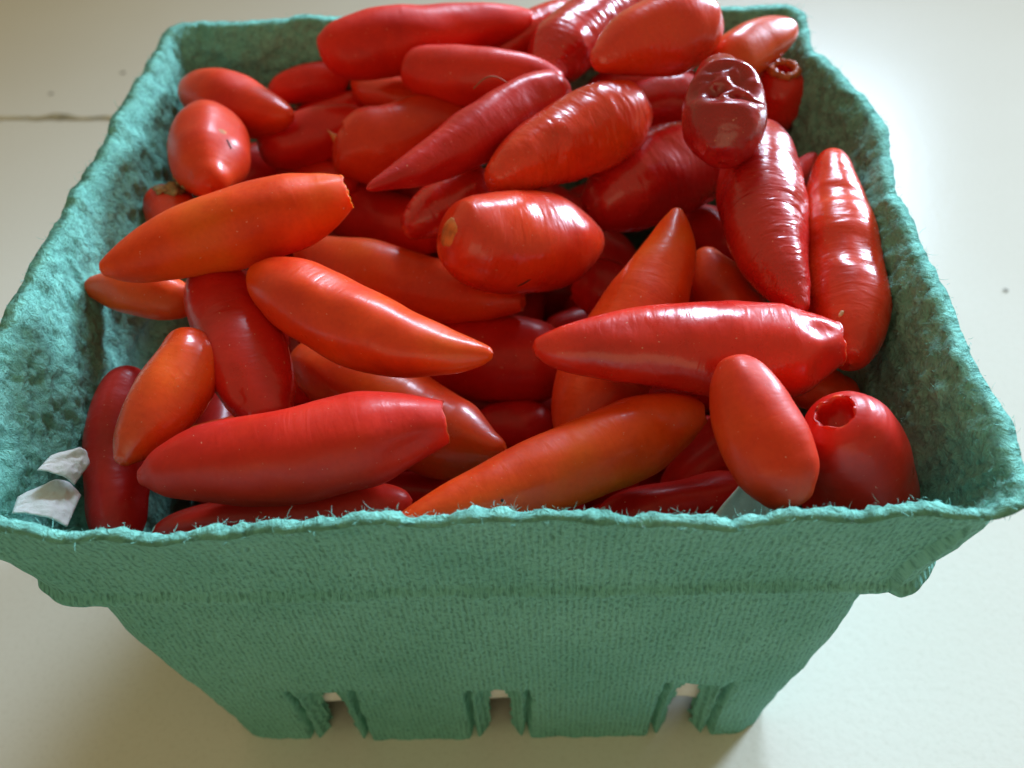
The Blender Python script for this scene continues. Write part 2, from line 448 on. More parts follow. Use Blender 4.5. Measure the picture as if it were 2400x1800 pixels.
# ------------------------------------------------------------------ peppers
# centre line of each pepper in centimetres, with the radius there: x, y, z, r
PEP = {
    'P1': [[-4.538,-5.481,8.392,0.038],[-4.445,-5.467,8.392,0.153],[-4.208,-5.419,8.406,0.344],[-3.583,-5.31,8.424,0.55],[-2.892,-5.225,8.41,0.636],[-2.196,-5.125,8.41,0.677],[-1.557,-4.977,8.465,0.666],[-0.913,-4.824,8.525,0.506],[-0.345,-4.726,8.543,0.306]],
    'P2': [[-1.089,-6.38,8.002,0.037],[-0.312,-5.94,8.006,0.351],[0.436,-5.557,7.993,0.461],[1.146,-5.212,7.976,0.533],[1.882,-4.841,7.981,0.576],[2.432,-4.558,7.995,0.563],[2.925,-4.31,8.007,0.433],[3.318,-4.122,8.012,0.232]],
    'P3': [[3.602,-4.569,9.53,0.062],[3.624,-4.668,9.47,0.258],[3.695,-4.91,9.327,0.416],[3.829,-5.255,9.126,0.534],[3.955,-5.58,8.939,0.572],[4.067,-5.899,8.756,0.526],[4.147,-6.162,8.607,0.368],[4.188,-6.333,8.509,0.071]],
    'P4': [[4.927,-5.155,9.028,0.269],[4.982,-5.163,8.919,0.467],[5.141,-5.198,8.567,0.625],[5.346,-5.271,8.02,0.73],[5.515,-5.362,7.465,0.747],[5.631,-5.452,6.988,0.588],[5.7,-5.515,6.68,0.081]],
    'P5': [[0.929,-3.58,8.875,0.041],[1.023,-3.579,8.871,0.162],[1.293,-3.587,8.85,0.297],[1.934,-3.573,8.834,0.459],[2.947,-3.575,8.783,0.608],[3.824,-3.587,8.728,0.709],[4.566,-3.591,8.688,0.669],[5.04,-3.54,8.716,0.486],[5.352,-3.509,8.732,0.324]],
    'P6': [[3.39,-0.245,8.892,0.031],[3.375,-0.344,8.84,0.141],[3.33,-0.542,8.737,0.264],[3.208,-0.96,8.526,0.439],[2.985,-1.416,8.311,0.572],[2.726,-1.906,8.089,0.664],[2.393,-2.467,7.847,0.685],[2.029,-3.089,7.585,0.696],[1.746,-3.722,7.309,0.541],[1.586,-4.134,7.13,0.143]],
    'P7': [[3.956,-0.015,7.832,0.041],[4.021,-0.33,7.744,0.294],[4.198,-0.905,7.601,0.481],[4.428,-1.59,7.449,0.549],[4.644,-2.256,7.316,0.23]],
    'P8': [[5.107,1.579,9.308,0.116],[5.053,1.317,9.252,0.393],[4.961,0.843,9.155,0.614],[4.833,-0.038,8.988,0.713],[4.803,-0.897,8.848,0.646],[4.865,-1.745,8.745,0.47],[4.951,-2.275,8.705,0.302],[5.026,-2.55,8.7,0.156],[5.051,-2.706,8.693,0.035]],
    'P9': [[6.306,1.17,8.978,0.099],[6.254,0.973,8.933,0.278],[6.159,0.487,8.825,0.402],[6.072,-0.202,8.682,0.535],[6.027,-1.083,8.521,0.625],[5.941,-2.032,8.375,0.625],[5.819,-2.752,8.284,0.515],[5.736,-3.174,8.24,0.351],[5.684,-3.414,8.218,0.07]],
    'P10': [[4.064,-0.265,9.8,0.105],[4.085,-0.125,9.859,0.377],[4.142,0.223,10.007,0.608],[4.186,0.601,10.171,0.667],[4.189,1.026,10.36,0.612],[4.142,1.347,10.503,0.406],[4.109,1.583,10.61,0.079]],
    'P11': [[1.956,1.21,7.943,0.13],[2.241,1.37,7.926,0.522],[2.884,1.844,7.978,0.795],[3.542,2.264,7.992,0.851],[4.311,2.659,7.943,0.727],[4.899,2.912,7.869,0.184]],
    'P12': [[0.214,0.258,9.189,0.064],[0.402,0.429,9.193,0.32],[0.926,0.93,9.228,0.545],[1.637,1.506,9.226,0.666],[2.246,1.995,9.236,0.729],[2.692,2.302,9.215,0.652],[2.963,2.454,9.176,0.389],[3.101,2.537,9.163,0.087]],
    'P13': [[-1.807,-0.16,9.419,0.031],[-1.474,0.149,9.387,0.173],[-1.035,0.55,9.352,0.304],[-0.501,1.06,9.34,0.409],[0.14,1.724,9.377,0.502],[0.812,2.393,9.422,0.514],[1.29,2.797,9.419,0.47],[1.511,2.934,9.384,0.315],[1.654,3.021,9.361,0.07]],
    'P14': [[-2.995,2.905,8.348,0.201],[-2.761,2.939,8.287,0.514],[-2.097,3.173,8.257,0.759],[-1.374,3.481,8.278,0.729],[-0.637,3.813,8.32,0.585],[0.113,4.148,8.364,0.238]],
    'P15': [[-4.722,3.69,7.908,0.115],[-4.575,3.739,7.917,0.365],[-4.195,3.864,7.936,0.52],[-3.495,4.092,7.971,0.562],[-2.834,4.3,7.999,0.487],[-2.453,4.455,8.048,0.195]],
    'P16': [[-4.366,5.727,7.385,0.104],[-3.838,5.823,7.473,0.417],[-3.208,5.874,7.514,0.438],[-2.582,5.852,7.48,0.26]],
    'P17': [[-6.426,5.126,8.524,0.099],[-6.293,5.064,8.552,0.335],[-5.958,4.86,8.586,0.508],[-5.37,4.446,8.61,0.615],[-4.683,3.94,8.636,0.509],[-4.13,3.62,8.735,0.316],[-3.913,3.502,8.784,0.184],[-3.805,3.446,8.812,0.046]],
    'P18': [[-5.493,3.646,8.75,0.13],[-5.445,3.314,8.753,0.496],[-5.297,2.558,8.766,0.751],[-5.121,1.853,8.791,0.678],[-4.943,1.263,8.824,0.407],[-4.843,0.921,8.847,0.084]],
    'P19': [[-6.258,1.977,8.028,0.18],[-5.965,1.469,8.025,0.459],[-5.455,0.57,8.039,0.511],[-4.978,-0.321,8.074,0.246]],
    'P20': [[-5.839,-1.974,9.282,0.044],[-5.727,-1.943,9.291,0.16],[-5.462,-1.866,9.313,0.306],[-4.971,-1.699,9.377,0.468],[-4.334,-1.476,9.469,0.587],[-3.619,-1.239,9.559,0.635],[-2.896,-1.033,9.62,0.593],[-2.386,-0.857,9.693,0.447],[-2.041,-0.733,9.747,0.276]],
    'P21': [[-6.661,-1.182,8.309,0.047],[-6.408,-1.223,8.313,0.22],[-5.863,-1.331,8.302,0.359],[-5.366,-1.445,8.279,0.388],[-4.711,-1.633,8.213,0.193]],
    'P22': [[-3.47,-2.086,9.122,0.072],[-3.36,-2.12,9.128,0.26],[-3.087,-2.249,9.103,0.431],[-2.586,-2.538,9.019,0.583],[-1.798,-2.99,8.898,0.601],[-1.0,-3.402,8.823,0.494],[-0.365,-3.624,8.859,0.338],[0.084,-3.746,8.921,0.201],[0.269,-3.784,8.959,0.12],[0.35,-3.799,8.979,0.027]],
    'P23': [[-4.425,-1.169,8.667,0.154],[-4.314,-1.461,8.602,0.428],[-3.932,-2.28,8.444,0.607],[-3.578,-3.027,8.322,0.64],[-3.241,-3.668,8.241,0.56],[-3.036,-4.109,8.191,0.385],[-2.916,-4.385,8.162,0.054]],
    'P24': [[-4.312,-2.975,8.822,0.141],[-4.298,-3.2,8.75,0.35],[-4.293,-3.545,8.644,0.471],[-4.408,-3.977,8.543,0.518],[-4.606,-4.493,8.453,0.447],[-4.766,-4.871,8.402,0.302],[-4.844,-5.099,8.368,0.156],[-4.872,-5.203,8.35,0.032]],
    'P25': [[-5.755,-2.372,7.461,0.155],[-5.797,-2.845,7.392,0.418],[-5.773,-3.569,7.283,0.458],[-5.594,-4.345,7.171,0.473],[-5.408,-5.011,7.094,0.432],[-5.2,-5.654,7.04,0.135]],
    'P26': [[-5.377,-3.507,6.404,0.154],[-4.769,-3.329,6.507,0.355],[-4.159,-3.195,6.568,0.386],[-3.393,-3.043,6.628,0.194]],
    'P27': [[-3.222,-1.797,7.151,0.16],[-2.837,-2.012,7.101,0.475],[-2.0,-2.541,6.956,0.669],[-1.191,-3.009,6.859,0.734],[-0.408,-3.438,6.795,0.646],[0.125,-3.672,6.804,0.334],[0.448,-3.775,6.845,0.044]],
    'P28': [[-1.298,-0.636,6.112,0.174],[-0.775,-0.728,6.062,0.607],[0.094,-0.809,6.049,0.794],[0.956,-0.89,6.037,0.73],[1.554,-0.955,6.02,0.257]],
    'P29': [[-3.609,1.017,7.318,0.177],[-2.867,0.689,7.212,0.527],[-1.959,0.335,7.129,0.643],[-0.983,-0.031,7.06,0.6],[-0.029,-0.298,7.083,0.406],[0.717,-0.467,7.145,0.184]],
    'P30': [[-3.674,4.328,6.592,0.204],[-2.993,3.621,6.446,0.601],[-2.128,3.035,6.469,0.637],[-1.297,2.539,6.561,0.48],[-0.894,2.293,6.61,0.095]],
    'P31': [[-0.402,-0.99,9.064,0.288],[-0.317,-0.953,9.006,0.548],[0.088,-0.78,8.741,0.751],[0.657,-0.506,8.439,0.84],[1.255,-0.184,8.187,0.787],[1.712,0.066,8.015,0.577],[1.967,0.205,7.923,0.366],[2.122,0.287,7.866,0.1]],
    'P32': [[-1.453,0.626,8.064,0.085],[-1.232,0.734,8.061,0.306],[-0.775,1.065,8.142,0.472],[-0.268,1.394,8.206,0.502],[0.248,1.691,8.246,0.218]],
    'P33': [[1.701,0.714,6.525,0.269],[2.143,0.626,6.525,0.535],[2.665,0.428,6.439,0.532],[3.098,0.309,6.41,0.177]],
    'P34': [[4.072,2.738,6.577,0.191],[4.489,2.304,6.585,0.471],[4.883,1.786,6.551,0.463],[5.102,1.394,6.499,0.091]],
    'P35': [[-3.342,4.865,9.346,0.114],[-3.213,4.917,9.366,0.399],[-2.851,5.028,9.388,0.599],[-2.197,5.192,9.394,0.688],[-1.397,5.37,9.379,0.644],[-0.443,5.616,9.398,0.541],[0.427,5.858,9.434,0.369],[0.866,6.001,9.473,0.195],[1.013,6.049,9.486,0.059]],
    'P36': [[-1.561,4.297,9.346,0.111],[-1.429,4.245,9.329,0.37],[-1.127,4.147,9.308,0.498],[-0.473,3.955,9.285,0.567],[0.265,3.786,9.306,0.527],[0.991,3.63,9.341,0.396],[1.392,3.498,9.319,0.251],[1.56,3.41,9.281,0.054]],
    'P37': [[-3.0,6.046,8.181,0.031],[-2.574,5.628,8.1,0.324],[-1.815,5.15,8.146,0.418],[-0.979,4.604,8.202,0.195]],
    'P38': [[-2.865,6.252,8.001,0.052],[-2.334,6.164,8.005,0.259],[-1.701,6.076,8.028,0.257],[-1.178,6.003,8.048,0.062]],
    'P39': [[-4.83,5.613,8.058,0.102],[-4.339,5.839,8.14,0.358],[-3.745,6.021,8.155,0.411],[-3.095,6.218,8.172,0.124]],
    'P40': [[0.107,5.632,8.837,0.099],[0.501,5.931,8.905,0.377],[1.002,6.295,8.984,0.46],[1.562,6.659,9.043,0.444],[2.131,6.978,9.065,0.204]],
    'P41': [[1.26,3.914,9.004,0.138],[1.317,4.387,9.114,0.429],[1.617,5.046,9.223,0.646],[2.175,5.834,9.279,0.643],[2.863,6.66,9.305,0.54],[3.413,7.28,9.321,0.387],[3.64,7.553,9.34,0.082]],
    'P42': [[2.107,2.705,10.102,0.084],[2.317,2.843,10.097,0.288],[2.991,3.352,10.138,0.603],[3.682,3.771,10.112,0.735],[4.15,3.967,10.021,0.637],[4.434,4.053,9.933,0.409],[4.567,4.086,9.884,0.089]],
    'P43': [[6.33,5.178,9.371,0.075],[6.245,5.143,9.391,0.226],[6.064,5.033,9.401,0.319],[5.535,4.635,9.377,0.463],[5.013,4.181,9.318,0.52],[4.501,3.707,9.249,0.18]],
    'P44': [[6.05,4.44,8.892,0.271],[6.041,4.449,8.777,0.441],[6.037,4.464,8.515,0.55],[6.027,4.48,8.152,0.576],[6.024,4.489,7.795,0.467],[6.028,4.49,7.565,0.098]],
    'P45': [[2.921,4.695,7.953,0.147],[3.425,4.879,7.962,0.492],[4.033,5.039,7.916,0.594],[4.753,5.227,7.862,0.249]],
    'P46': [[2.181,5.6,8.028,0.202],[3.003,5.812,7.973,0.355],[3.837,6.025,7.918,0.358],[4.578,6.264,7.92,0.124]],
    'P47': [[6.445,2.617,8.048,0.054],[6.181,2.222,8.078,0.177],[5.792,1.613,8.128,0.303],[5.508,1.024,8.148,0.085]],
    'P48': [[4.933,-2.795,7.247,0.15],[5.524,-2.893,7.146,0.374],[5.894,-2.925,7.112,0.299],[6.133,-2.865,7.171,0.06]],
    'P49': [[2.963,-4.429,6.317,0.146],[3.532,-3.915,6.363,0.446],[4.041,-3.405,6.442,0.492],[4.404,-2.914,6.571,0.154]],
    'P50': [[1.825,-5.113,6.772,0.083],[2.605,-4.942,6.695,0.392],[3.473,-4.735,6.629,0.41],[4.181,-4.415,6.716,0.107]],
    'P51': [[-4.653,-5.585,7.211,0.054],[-3.842,-5.472,7.289,0.303],[-2.833,-5.437,7.278,0.39],[-1.621,-5.355,7.308,0.403],[-0.877,-5.208,7.422,0.101]],
    'P52': [[-5.911,3.336,6.867,0.079],[-5.633,3.742,6.934,0.378],[-5.132,4.337,6.995,0.546],[-4.516,4.888,6.978,0.206]],
    'P53': [[-4.534,3.975,7.114,0.119],[-3.999,3.843,7.18,0.345],[-3.368,3.635,7.212,0.391],[-2.748,3.37,7.193,0.145]],
    'P54': [[-0.185,-1.866,5.234,0.171],[0.158,-1.842,5.259,0.427],[0.672,-1.821,5.283,0.469],[1.267,-1.891,5.214,0.128]],
}
FILL = [
    [[-4.02,-3.1,3.81,0.17],[-4.18,-2.4,3.78,0.45],[-4.42,-1.34,3.73,0.61],[-4.66,-0.29,3.68,0.59],[-4.82,0.41,3.65,0.43],[-4.9,0.76,3.63,0.22]],
    [[-1.8,0.56,5.64,0.13],[-2.11,0.12,5.77,0.36],[-2.58,-0.54,5.96,0.48],[-3.04,-1.2,6.16,0.47],[-3.35,-1.64,6.28,0.34],[-3.51,-1.87,6.35,0.18]],
    [[3.8,-4.48,3.09,0.17],[3.06,-4.45,3.11,0.45],[1.95,-4.4,3.14,0.61],[0.84,-4.35,3.17,0.6],[0.1,-4.32,3.19,0.44],[-0.27,-4.3,3.2,0.22]],
    [[4.4,-1.25,1.28,0.17],[4.15,-1.79,1.4,0.46],[3.76,-2.59,1.57,0.62],[3.38,-3.4,1.75,0.6],[3.13,-3.93,1.87,0.44],[3.0,-4.2,1.92,0.23]],
    [[-1.97,-0.65,4.92,0.13],[-1.24,-0.64,4.81,0.35],[-0.15,-0.63,4.65,0.48],[0.94,-0.63,4.49,0.46],[1.67,-0.62,4.38,0.34],[2.03,-0.62,4.33,0.17]],
    [[0.99,-1.86,2.54,0.17],[1.35,-1.37,2.63,0.45],[1.89,-0.64,2.76,0.61],[2.44,0.1,2.9,0.59],[2.8,0.59,2.99,0.43],[2.98,0.84,3.04,0.22]],
    [[-0.01,4.39,4.84,0.14],[-0.45,3.88,4.73,0.36],[-1.12,3.11,4.58,0.49],[-1.79,2.35,4.42,0.48],[-2.24,1.84,4.32,0.35],[-2.46,1.58,4.27,0.18]],
    [[-5.15,3.37,3.19,0.17],[-4.41,3.32,3.06,0.46],[-3.31,3.25,2.87,0.62],[-2.2,3.17,2.68,0.61],[-1.47,3.12,2.55,0.44],[-1.1,3.09,2.49,0.23]],
    [[-3.37,0.79,2.19,0.16],[-2.95,0.31,2.05,0.42],[-2.32,-0.41,1.83,0.56],[-1.69,-1.13,1.62,0.55],[-1.27,-1.61,1.48,0.4],[-1.06,-1.85,1.41,0.21]],
    [[-1.17,-0.51,1.21,0.13],[-1.04,0.05,1.35,0.35],[-0.85,0.88,1.55,0.47],[-0.67,1.71,1.75,0.46],[-0.54,2.26,1.89,0.34],[-0.48,2.54,1.96,0.17]],
    [[-4.6,-1.29,2.65,0.13],[-4.52,-0.67,2.63,0.36],[-4.4,0.26,2.61,0.48],[-4.28,1.19,2.58,0.47],[-4.2,1.81,2.56,0.34],[-4.16,2.12,2.55,0.18]],
    [[4.68,-1.67,4.31,0.16],[4.09,-1.94,4.25,0.42],[3.19,-2.34,4.16,0.56],[2.3,-2.74,4.07,0.55],[1.71,-3.01,4.01,0.4],[1.41,-3.14,3.98,0.21]],
    [[-4.86,-3.86,1.2,0.15],[-4.34,-3.61,1.29,0.4],[-3.55,-3.24,1.44,0.53],[-2.77,-2.87,1.59,0.52],[-2.25,-2.63,1.68,0.38],[-1.98,-2.5,1.73,0.19]],
    [[4.02,-0.81,4.39,0.13],[4.22,-0.28,4.41,0.36],[4.51,0.52,4.45,0.48],[4.81,1.32,4.48,0.47],[5.01,1.85,4.5,0.34],[5.11,2.11,4.51,0.17]],
    [[0.03,0.67,5.65,0.14],[0.16,1.38,5.51,0.37],[0.35,2.46,5.3,0.5],[0.54,3.53,5.1,0.49],[0.67,4.25,4.96,0.36],[0.73,4.61,4.89,0.18]],
    [[-2.17,-2.51,3.15,0.13],[-1.73,-1.94,3.06,0.36],[-1.07,-1.09,2.92,0.49],[-0.41,-0.23,2.78,0.47],[0.02,0.34,2.68,0.35],[0.24,0.62,2.64,0.18]],
    [[2.04,0.34,4.08,0.16],[2.07,0.98,4.06,0.43],[2.11,1.93,4.02,0.59],[2.15,2.88,3.98,0.57],[2.17,3.52,3.96,0.42],[2.19,3.84,3.95,0.21]],
    [[0.17,2.88,4.1,0.15],[-0.26,2.5,3.96,0.4],[-0.91,1.94,3.76,0.54],[-1.56,1.37,3.55,0.52],[-1.99,1.0,3.42,0.38],[-2.2,0.81,3.35,0.2]],
    [[-5.14,0.1,5.16,0.16],[-5.08,-0.52,5.16,0.43],[-5.0,-1.46,5.15,0.58],[-4.91,-2.39,5.15,0.57],[-4.86,-3.01,5.14,0.42],[-4.83,-3.32,5.14,0.21]],
    [[-5.21,3.89,5.05,0.14],[-4.66,4.0,5.14,0.38],[-3.83,4.17,5.27,0.51],[-3.01,4.33,5.4,0.5],[-2.46,4.44,5.48,0.36],[-2.18,4.5,5.53,0.19]],
    [[-1.17,4.26,3.61,0.17],[-0.52,4.33,3.46,0.44],[0.45,4.42,3.23,0.6],[1.42,4.52,3.0,0.58],[2.07,4.59,2.85,0.43],[2.4,4.62,2.78,0.22]],
    [[0.81,3.55,1.83,0.14],[1.45,3.69,1.71,0.37],[2.4,3.91,1.54,0.49],[3.36,4.12,1.36,0.48],[4.0,4.26,1.25,0.35],[4.31,4.34,1.19,0.18]],
    [[-4.61,3.14,5.17,0.14],[-4.45,2.41,5.1,0.37],[-4.21,1.33,5.0,0.5],[-3.97,0.24,4.89,0.48],[-3.81,-0.48,4.82,0.35],[-3.73,-0.84,4.79,0.18]],
    [[-2.38,-3.49,5.58,0.14],[-1.63,-3.6,5.56,0.37],[-0.5,-3.77,5.54,0.5],[0.63,-3.94,5.52,0.49],[1.38,-4.05,5.5,0.36],[1.75,-4.1,5.49,0.18]],
    [[1.31,0.86,2.99,0.16],[1.43,1.4,2.92,0.41],[1.62,2.21,2.82,0.56],[1.8,3.02,2.72,0.55],[1.93,3.55,2.66,0.4],[1.99,3.82,2.62,0.2]],
    [[2.87,0.24,1.22,0.17],[3.22,0.83,1.34,0.45],[3.74,1.7,1.53,0.6],[4.26,2.58,1.72,0.59],[4.61,3.17,1.84,0.43],[4.78,3.46,1.9,0.22]],
    [[-1.06,4.3,1.63,0.16],[-1.74,4.26,1.58,0.44],[-2.76,4.21,1.51,0.59],[-3.78,4.16,1.44,0.58],[-4.46,4.12,1.39,0.42],[-4.8,4.11,1.36,0.22]],
    [[-5.24,-3.86,3.62,0.16],[-4.6,-3.96,3.73,0.43],[-3.63,-4.11,3.89,0.58],[-2.67,-4.26,4.06,0.56],[-2.03,-4.36,4.16,0.41],[-1.71,-4.41,4.22,0.21]],
    [[0.72,2.62,1.61,0.16],[0.76,2.03,1.71,0.42],[0.82,1.14,1.85,0.57],[0.87,0.25,2.0,0.55],[0.91,-0.34,2.09,0.41],[0.93,-0.64,2.14,0.21]],
    [[-2.51,-3.78,3.23,0.16],[-2.02,-3.45,3.29,0.43],[-1.28,-2.95,3.38,0.59],[-0.55,-2.46,3.48,0.57],[-0.06,-2.13,3.54,0.42],[0.18,-1.97,3.57,0.21]],
    [[0.95,4.79,6.13,0.15],[1.33,4.29,6.0,0.41],[1.91,3.55,5.8,0.56],[2.48,2.8,5.6,0.54],[2.86,2.31,5.47,0.4],[3.05,2.06,5.41,0.2]],
    [[-3.06,1.35,3.82,0.13],[-3.13,0.74,3.69,0.36],[-3.24,-0.18,3.49,0.48],[-3.35,-1.1,3.29,0.47],[-3.43,-1.71,3.15,0.34],[-3.46,-2.01,3.09,0.18]],
    [[4.99,-0.02,5.64,0.16],[4.44,-0.11,5.51,0.44],[3.62,-0.25,5.32,0.59],[2.8,-0.39,5.12,0.57],[2.25,-0.49,4.99,0.42],[1.98,-0.53,4.93,0.21]],
    [[1.9,-1.84,1.55,0.15],[2.43,-1.52,1.68,0.41],[3.22,-1.02,1.88,0.55],[4.0,-0.53,2.08,0.54],[4.53,-0.2,2.21,0.39],[4.79,-0.04,2.28,0.2]],
    [[5.48,-1.46,5.93,0.14],[4.84,-1.43,5.89,0.37],[3.87,-1.39,5.84,0.5],[2.91,-1.35,5.78,0.49],[2.27,-1.32,5.74,0.36],[1.95,-1.3,5.73,0.18]],
    [[3.99,5.13,4.34,0.15],[3.83,4.53,4.36,0.4],[3.59,3.63,4.39,0.54],[3.34,2.74,4.42,0.52],[3.18,2.14,4.45,0.38],[3.1,1.84,4.46,0.2]],
    [[-1.14,-2.62,1.72,0.13],[-0.43,-2.6,1.76,0.35],[0.65,-2.55,1.82,0.48],[1.72,-2.51,1.89,0.46],[2.44,-2.48,1.93,0.34],[2.8,-2.47,1.95,0.17]],
    [[2.53,1.69,3.27,0.14],[2.93,2.16,3.14,0.38],[3.52,2.86,2.95,0.51],[4.12,3.56,2.75,0.49],[4.52,4.03,2.62,0.36],[4.72,4.26,2.55,0.18]],
    [[0.99,3.18,4.28,0.13],[0.78,2.63,4.34,0.35],[0.46,1.8,4.42,0.48],[0.14,0.98,4.5,0.47],[-0.07,0.43,4.55,0.34],[-0.18,0.15,4.58,0.17]],
    [[-0.58,-4.88,5.93,0.16],[-1.24,-4.9,5.91,0.42],[-2.23,-4.92,5.89,0.57],[-3.22,-4.94,5.87,0.55],[-3.89,-4.95,5.85,0.41],[-4.22,-4.96,5.84,0.21]],
    [[-0.53,-2.02,4.43,0.13],[-1.09,-1.84,4.39,0.35],[-1.93,-1.56,4.31,0.48],[-2.77,-1.28,4.24,0.46],[-3.33,-1.1,4.19,0.34],[-3.61,-1.01,4.17,0.17]],
    [[5.56,-3.01,5.83,0.14],[4.95,-2.84,5.73,0.36],[4.04,-2.6,5.57,0.49],[3.13,-2.36,5.41,0.48],[2.53,-2.19,5.31,0.35],[2.22,-2.11,5.26,0.18]],
    [[3.48,2.19,5.66,0.17],[3.81,2.61,5.55,0.45],[4.3,3.25,5.39,0.61],[4.8,3.89,5.23,0.59],[5.13,4.31,5.13,0.43],[5.29,4.53,5.07,0.22]],
    [[-2.15,1.41,1.58,0.14],[-1.77,1.97,1.53,0.37],[-1.22,2.81,1.45,0.49],[-0.66,3.65,1.36,0.48],[-0.29,4.21,1.31,0.35],[-0.1,4.49,1.28,0.18]],
    [[5.25,1.06,5.82,0.14],[4.69,1.14,5.83,0.36],[3.85,1.25,5.84,0.49],[3.01,1.36,5.85,0.47],[2.45,1.43,5.86,0.35],[2.17,1.47,5.86,0.18]],
    [[4.91,0.16,3.1,0.17],[4.64,-0.55,3.05,0.46],[4.24,-1.61,2.98,0.62],[3.83,-2.67,2.91,0.6],[3.56,-3.38,2.86,0.44],[3.43,-3.74,2.83,0.23]],
    [[1.75,-3.73,5.07,0.16],[2.34,-4.02,5.04,0.44],[3.23,-4.45,4.99,0.59],[4.12,-4.87,4.94,0.58],[4.71,-5.16,4.9,0.42],[5.0,-5.3,4.89,0.22]],
    [[-2.71,2.68,1.16,0.13],[-3.04,2.16,1.27,0.35],[-3.55,1.39,1.43,0.47],[-4.05,0.62,1.59,0.46],[-4.39,0.1,1.7,0.34],[-4.55,-0.16,1.75,0.17]],
    [[1.75,-0.35,1.44,0.14],[1.89,0.22,1.43,0.36],[2.11,1.07,1.4,0.49],[2.32,1.92,1.38,0.48],[2.47,2.49,1.36,0.35],[2.54,2.77,1.36,0.18]],
    [[-0.61,-4.96,2.1,0.16],[-0.1,-4.76,2.01,0.44],[0.68,-4.46,1.89,0.59],[1.46,-4.16,1.76,0.57],[1.98,-3.96,1.68,0.42],[2.24,-3.86,1.64,0.21]],
    [[-4.9,-4.77,2.3,0.15],[-4.18,-4.75,2.44,0.4],[-3.11,-4.73,2.66,0.54],[-2.03,-4.7,2.87,0.53],[-1.31,-4.68,3.01,0.38],[-0.95,-4.68,3.08,0.2]],
    [[-1.07,4.49,2.33,0.14],[-0.74,4.04,2.4,0.37],[-0.25,3.37,2.51,0.5],[0.25,2.7,2.61,0.48],[0.58,2.25,2.68,0.35],[0.74,2.03,2.71,0.18]],
    [[-4.43,3.67,4.07,0.15],[-3.84,3.82,4.1,0.4],[-2.95,4.04,4.13,0.54],[-2.06,4.26,4.16,0.52],[-1.46,4.41,4.18,0.38],[-1.17,4.48,4.2,0.2]],
    [[2.69,-3.35,5.57,0.14],[2.02,-3.22,5.44,0.36],[1.01,-3.03,5.25,0.49],[-0.0,-2.83,5.06,0.47],[-0.67,-2.7,4.93,0.35],[-1.01,-2.64,4.86,0.18]],
    [[-2.15,2.76,3.89,0.14],[-2.7,2.52,3.87,0.37],[-3.52,2.14,3.83,0.51],[-4.33,1.77,3.8,0.49],[-4.88,1.53,3.78,0.36],[-5.15,1.4,3.77,0.18]],
    [[-1.78,-4.93,4.88,0.14],[-1.11,-4.8,4.81,0.38],[-0.1,-4.62,4.71,0.52],[0.9,-4.43,4.61,0.51],[1.57,-4.31,4.54,0.37],[1.91,-4.24,4.51,0.19]],
    [[-4.16,1.68,5.81,0.14],[-3.6,1.73,5.76,0.37],[-2.75,1.81,5.69,0.51],[-1.91,1.89,5.61,0.49],[-1.34,1.95,5.56,0.36],[-1.06,1.97,5.54,0.18]],
    [[-4.95,-4.36,2.55,0.14],[-4.75,-3.83,2.41,0.37],[-4.46,-3.03,2.2,0.5],[-4.17,-2.24,1.99,0.49],[-3.98,-1.71,1.85,0.36],[-3.88,-1.44,1.78,0.18]],
    [[-4.29,-4.49,5.51,0.16],[-3.82,-3.88,5.53,0.42],[-3.12,-2.98,5.56,0.56],[-2.42,-2.08,5.59,0.55],[-1.96,-1.48,5.61,0.4],[-1.72,-1.18,5.62,0.21]],
    [[3.58,-1.02,2.79,0.15],[3.13,-1.34,2.84,0.4],[2.46,-1.82,2.91,0.54],[1.79,-2.3,2.99,0.53],[1.34,-2.62,3.04,0.39],[1.11,-2.78,3.07,0.2]],
    [[4.83,3.08,3.22,0.18],[4.59,2.39,3.23,0.47],[4.23,1.35,3.26,0.64],[3.87,0.31,3.28,0.62],[3.63,-0.38,3.3,0.45],[3.51,-0.73,3.3,0.23]],
    [[2.3,-4.05,3.88,0.14],[2.83,-3.88,3.9,0.36],[3.62,-3.62,3.93,0.49],[4.41,-3.36,3.95,0.48],[4.93,-3.19,3.97,0.35],[5.2,-3.1,3.97,0.18]],
    [[1.62,4.82,5.59,0.15],[2.16,4.89,5.59,0.39],[2.97,4.98,5.6,0.53],[3.79,5.07,5.61,0.51],[4.33,5.13,5.62,0.38],[4.6,5.17,5.62,0.19]],
    [[-0.28,-4.12,1.84,0.15],[-0.84,-4.13,1.78,0.41],[-1.69,-4.15,1.7,0.56],[-2.54,-4.17,1.61,0.54],[-3.11,-4.19,1.55,0.4],[-3.39,-4.19,1.52,0.2]],
    [[-1.89,-0.55,3.1,0.14],[-1.51,-0.14,3.15,0.36],[-0.93,0.47,3.23,0.49],[-0.35,1.09,3.31,0.47],[0.03,1.5,3.37,0.35],[0.22,1.7,3.39,0.18]],
    [[-3.84,-1.41,6.36,0.14],[-4.11,-0.72,6.21,0.36],[-4.51,0.32,5.99,0.49],[-4.91,1.36,5.77,0.48],[-5.17,2.05,5.63,0.35],[-5.31,2.39,5.56,0.18]],
    [[-4.14,4.89,3.54,0.14],[-3.56,4.86,3.41,0.37],[-2.7,4.82,3.21,0.5],[-1.83,4.78,3.01,0.48],[-1.25,4.75,2.88,0.35],[-0.96,4.73,2.81,0.18]],
    [[-2.64,5.39,6.22,0.17],[-2.16,5.13,6.13,0.45],[-1.44,4.75,5.98,0.61],[-0.72,4.36,5.84,0.59],[-0.24,4.1,5.75,0.43],[-0.0,3.97,5.7,0.22]],
    [[3.72,1.56,4.74,0.11],[3.25,1.41,4.86,0.3],[2.55,1.18,5.03,0.4],[1.84,0.95,5.2,0.39],[1.38,0.8,5.32,0.29],[1.14,0.72,5.37,0.15]],
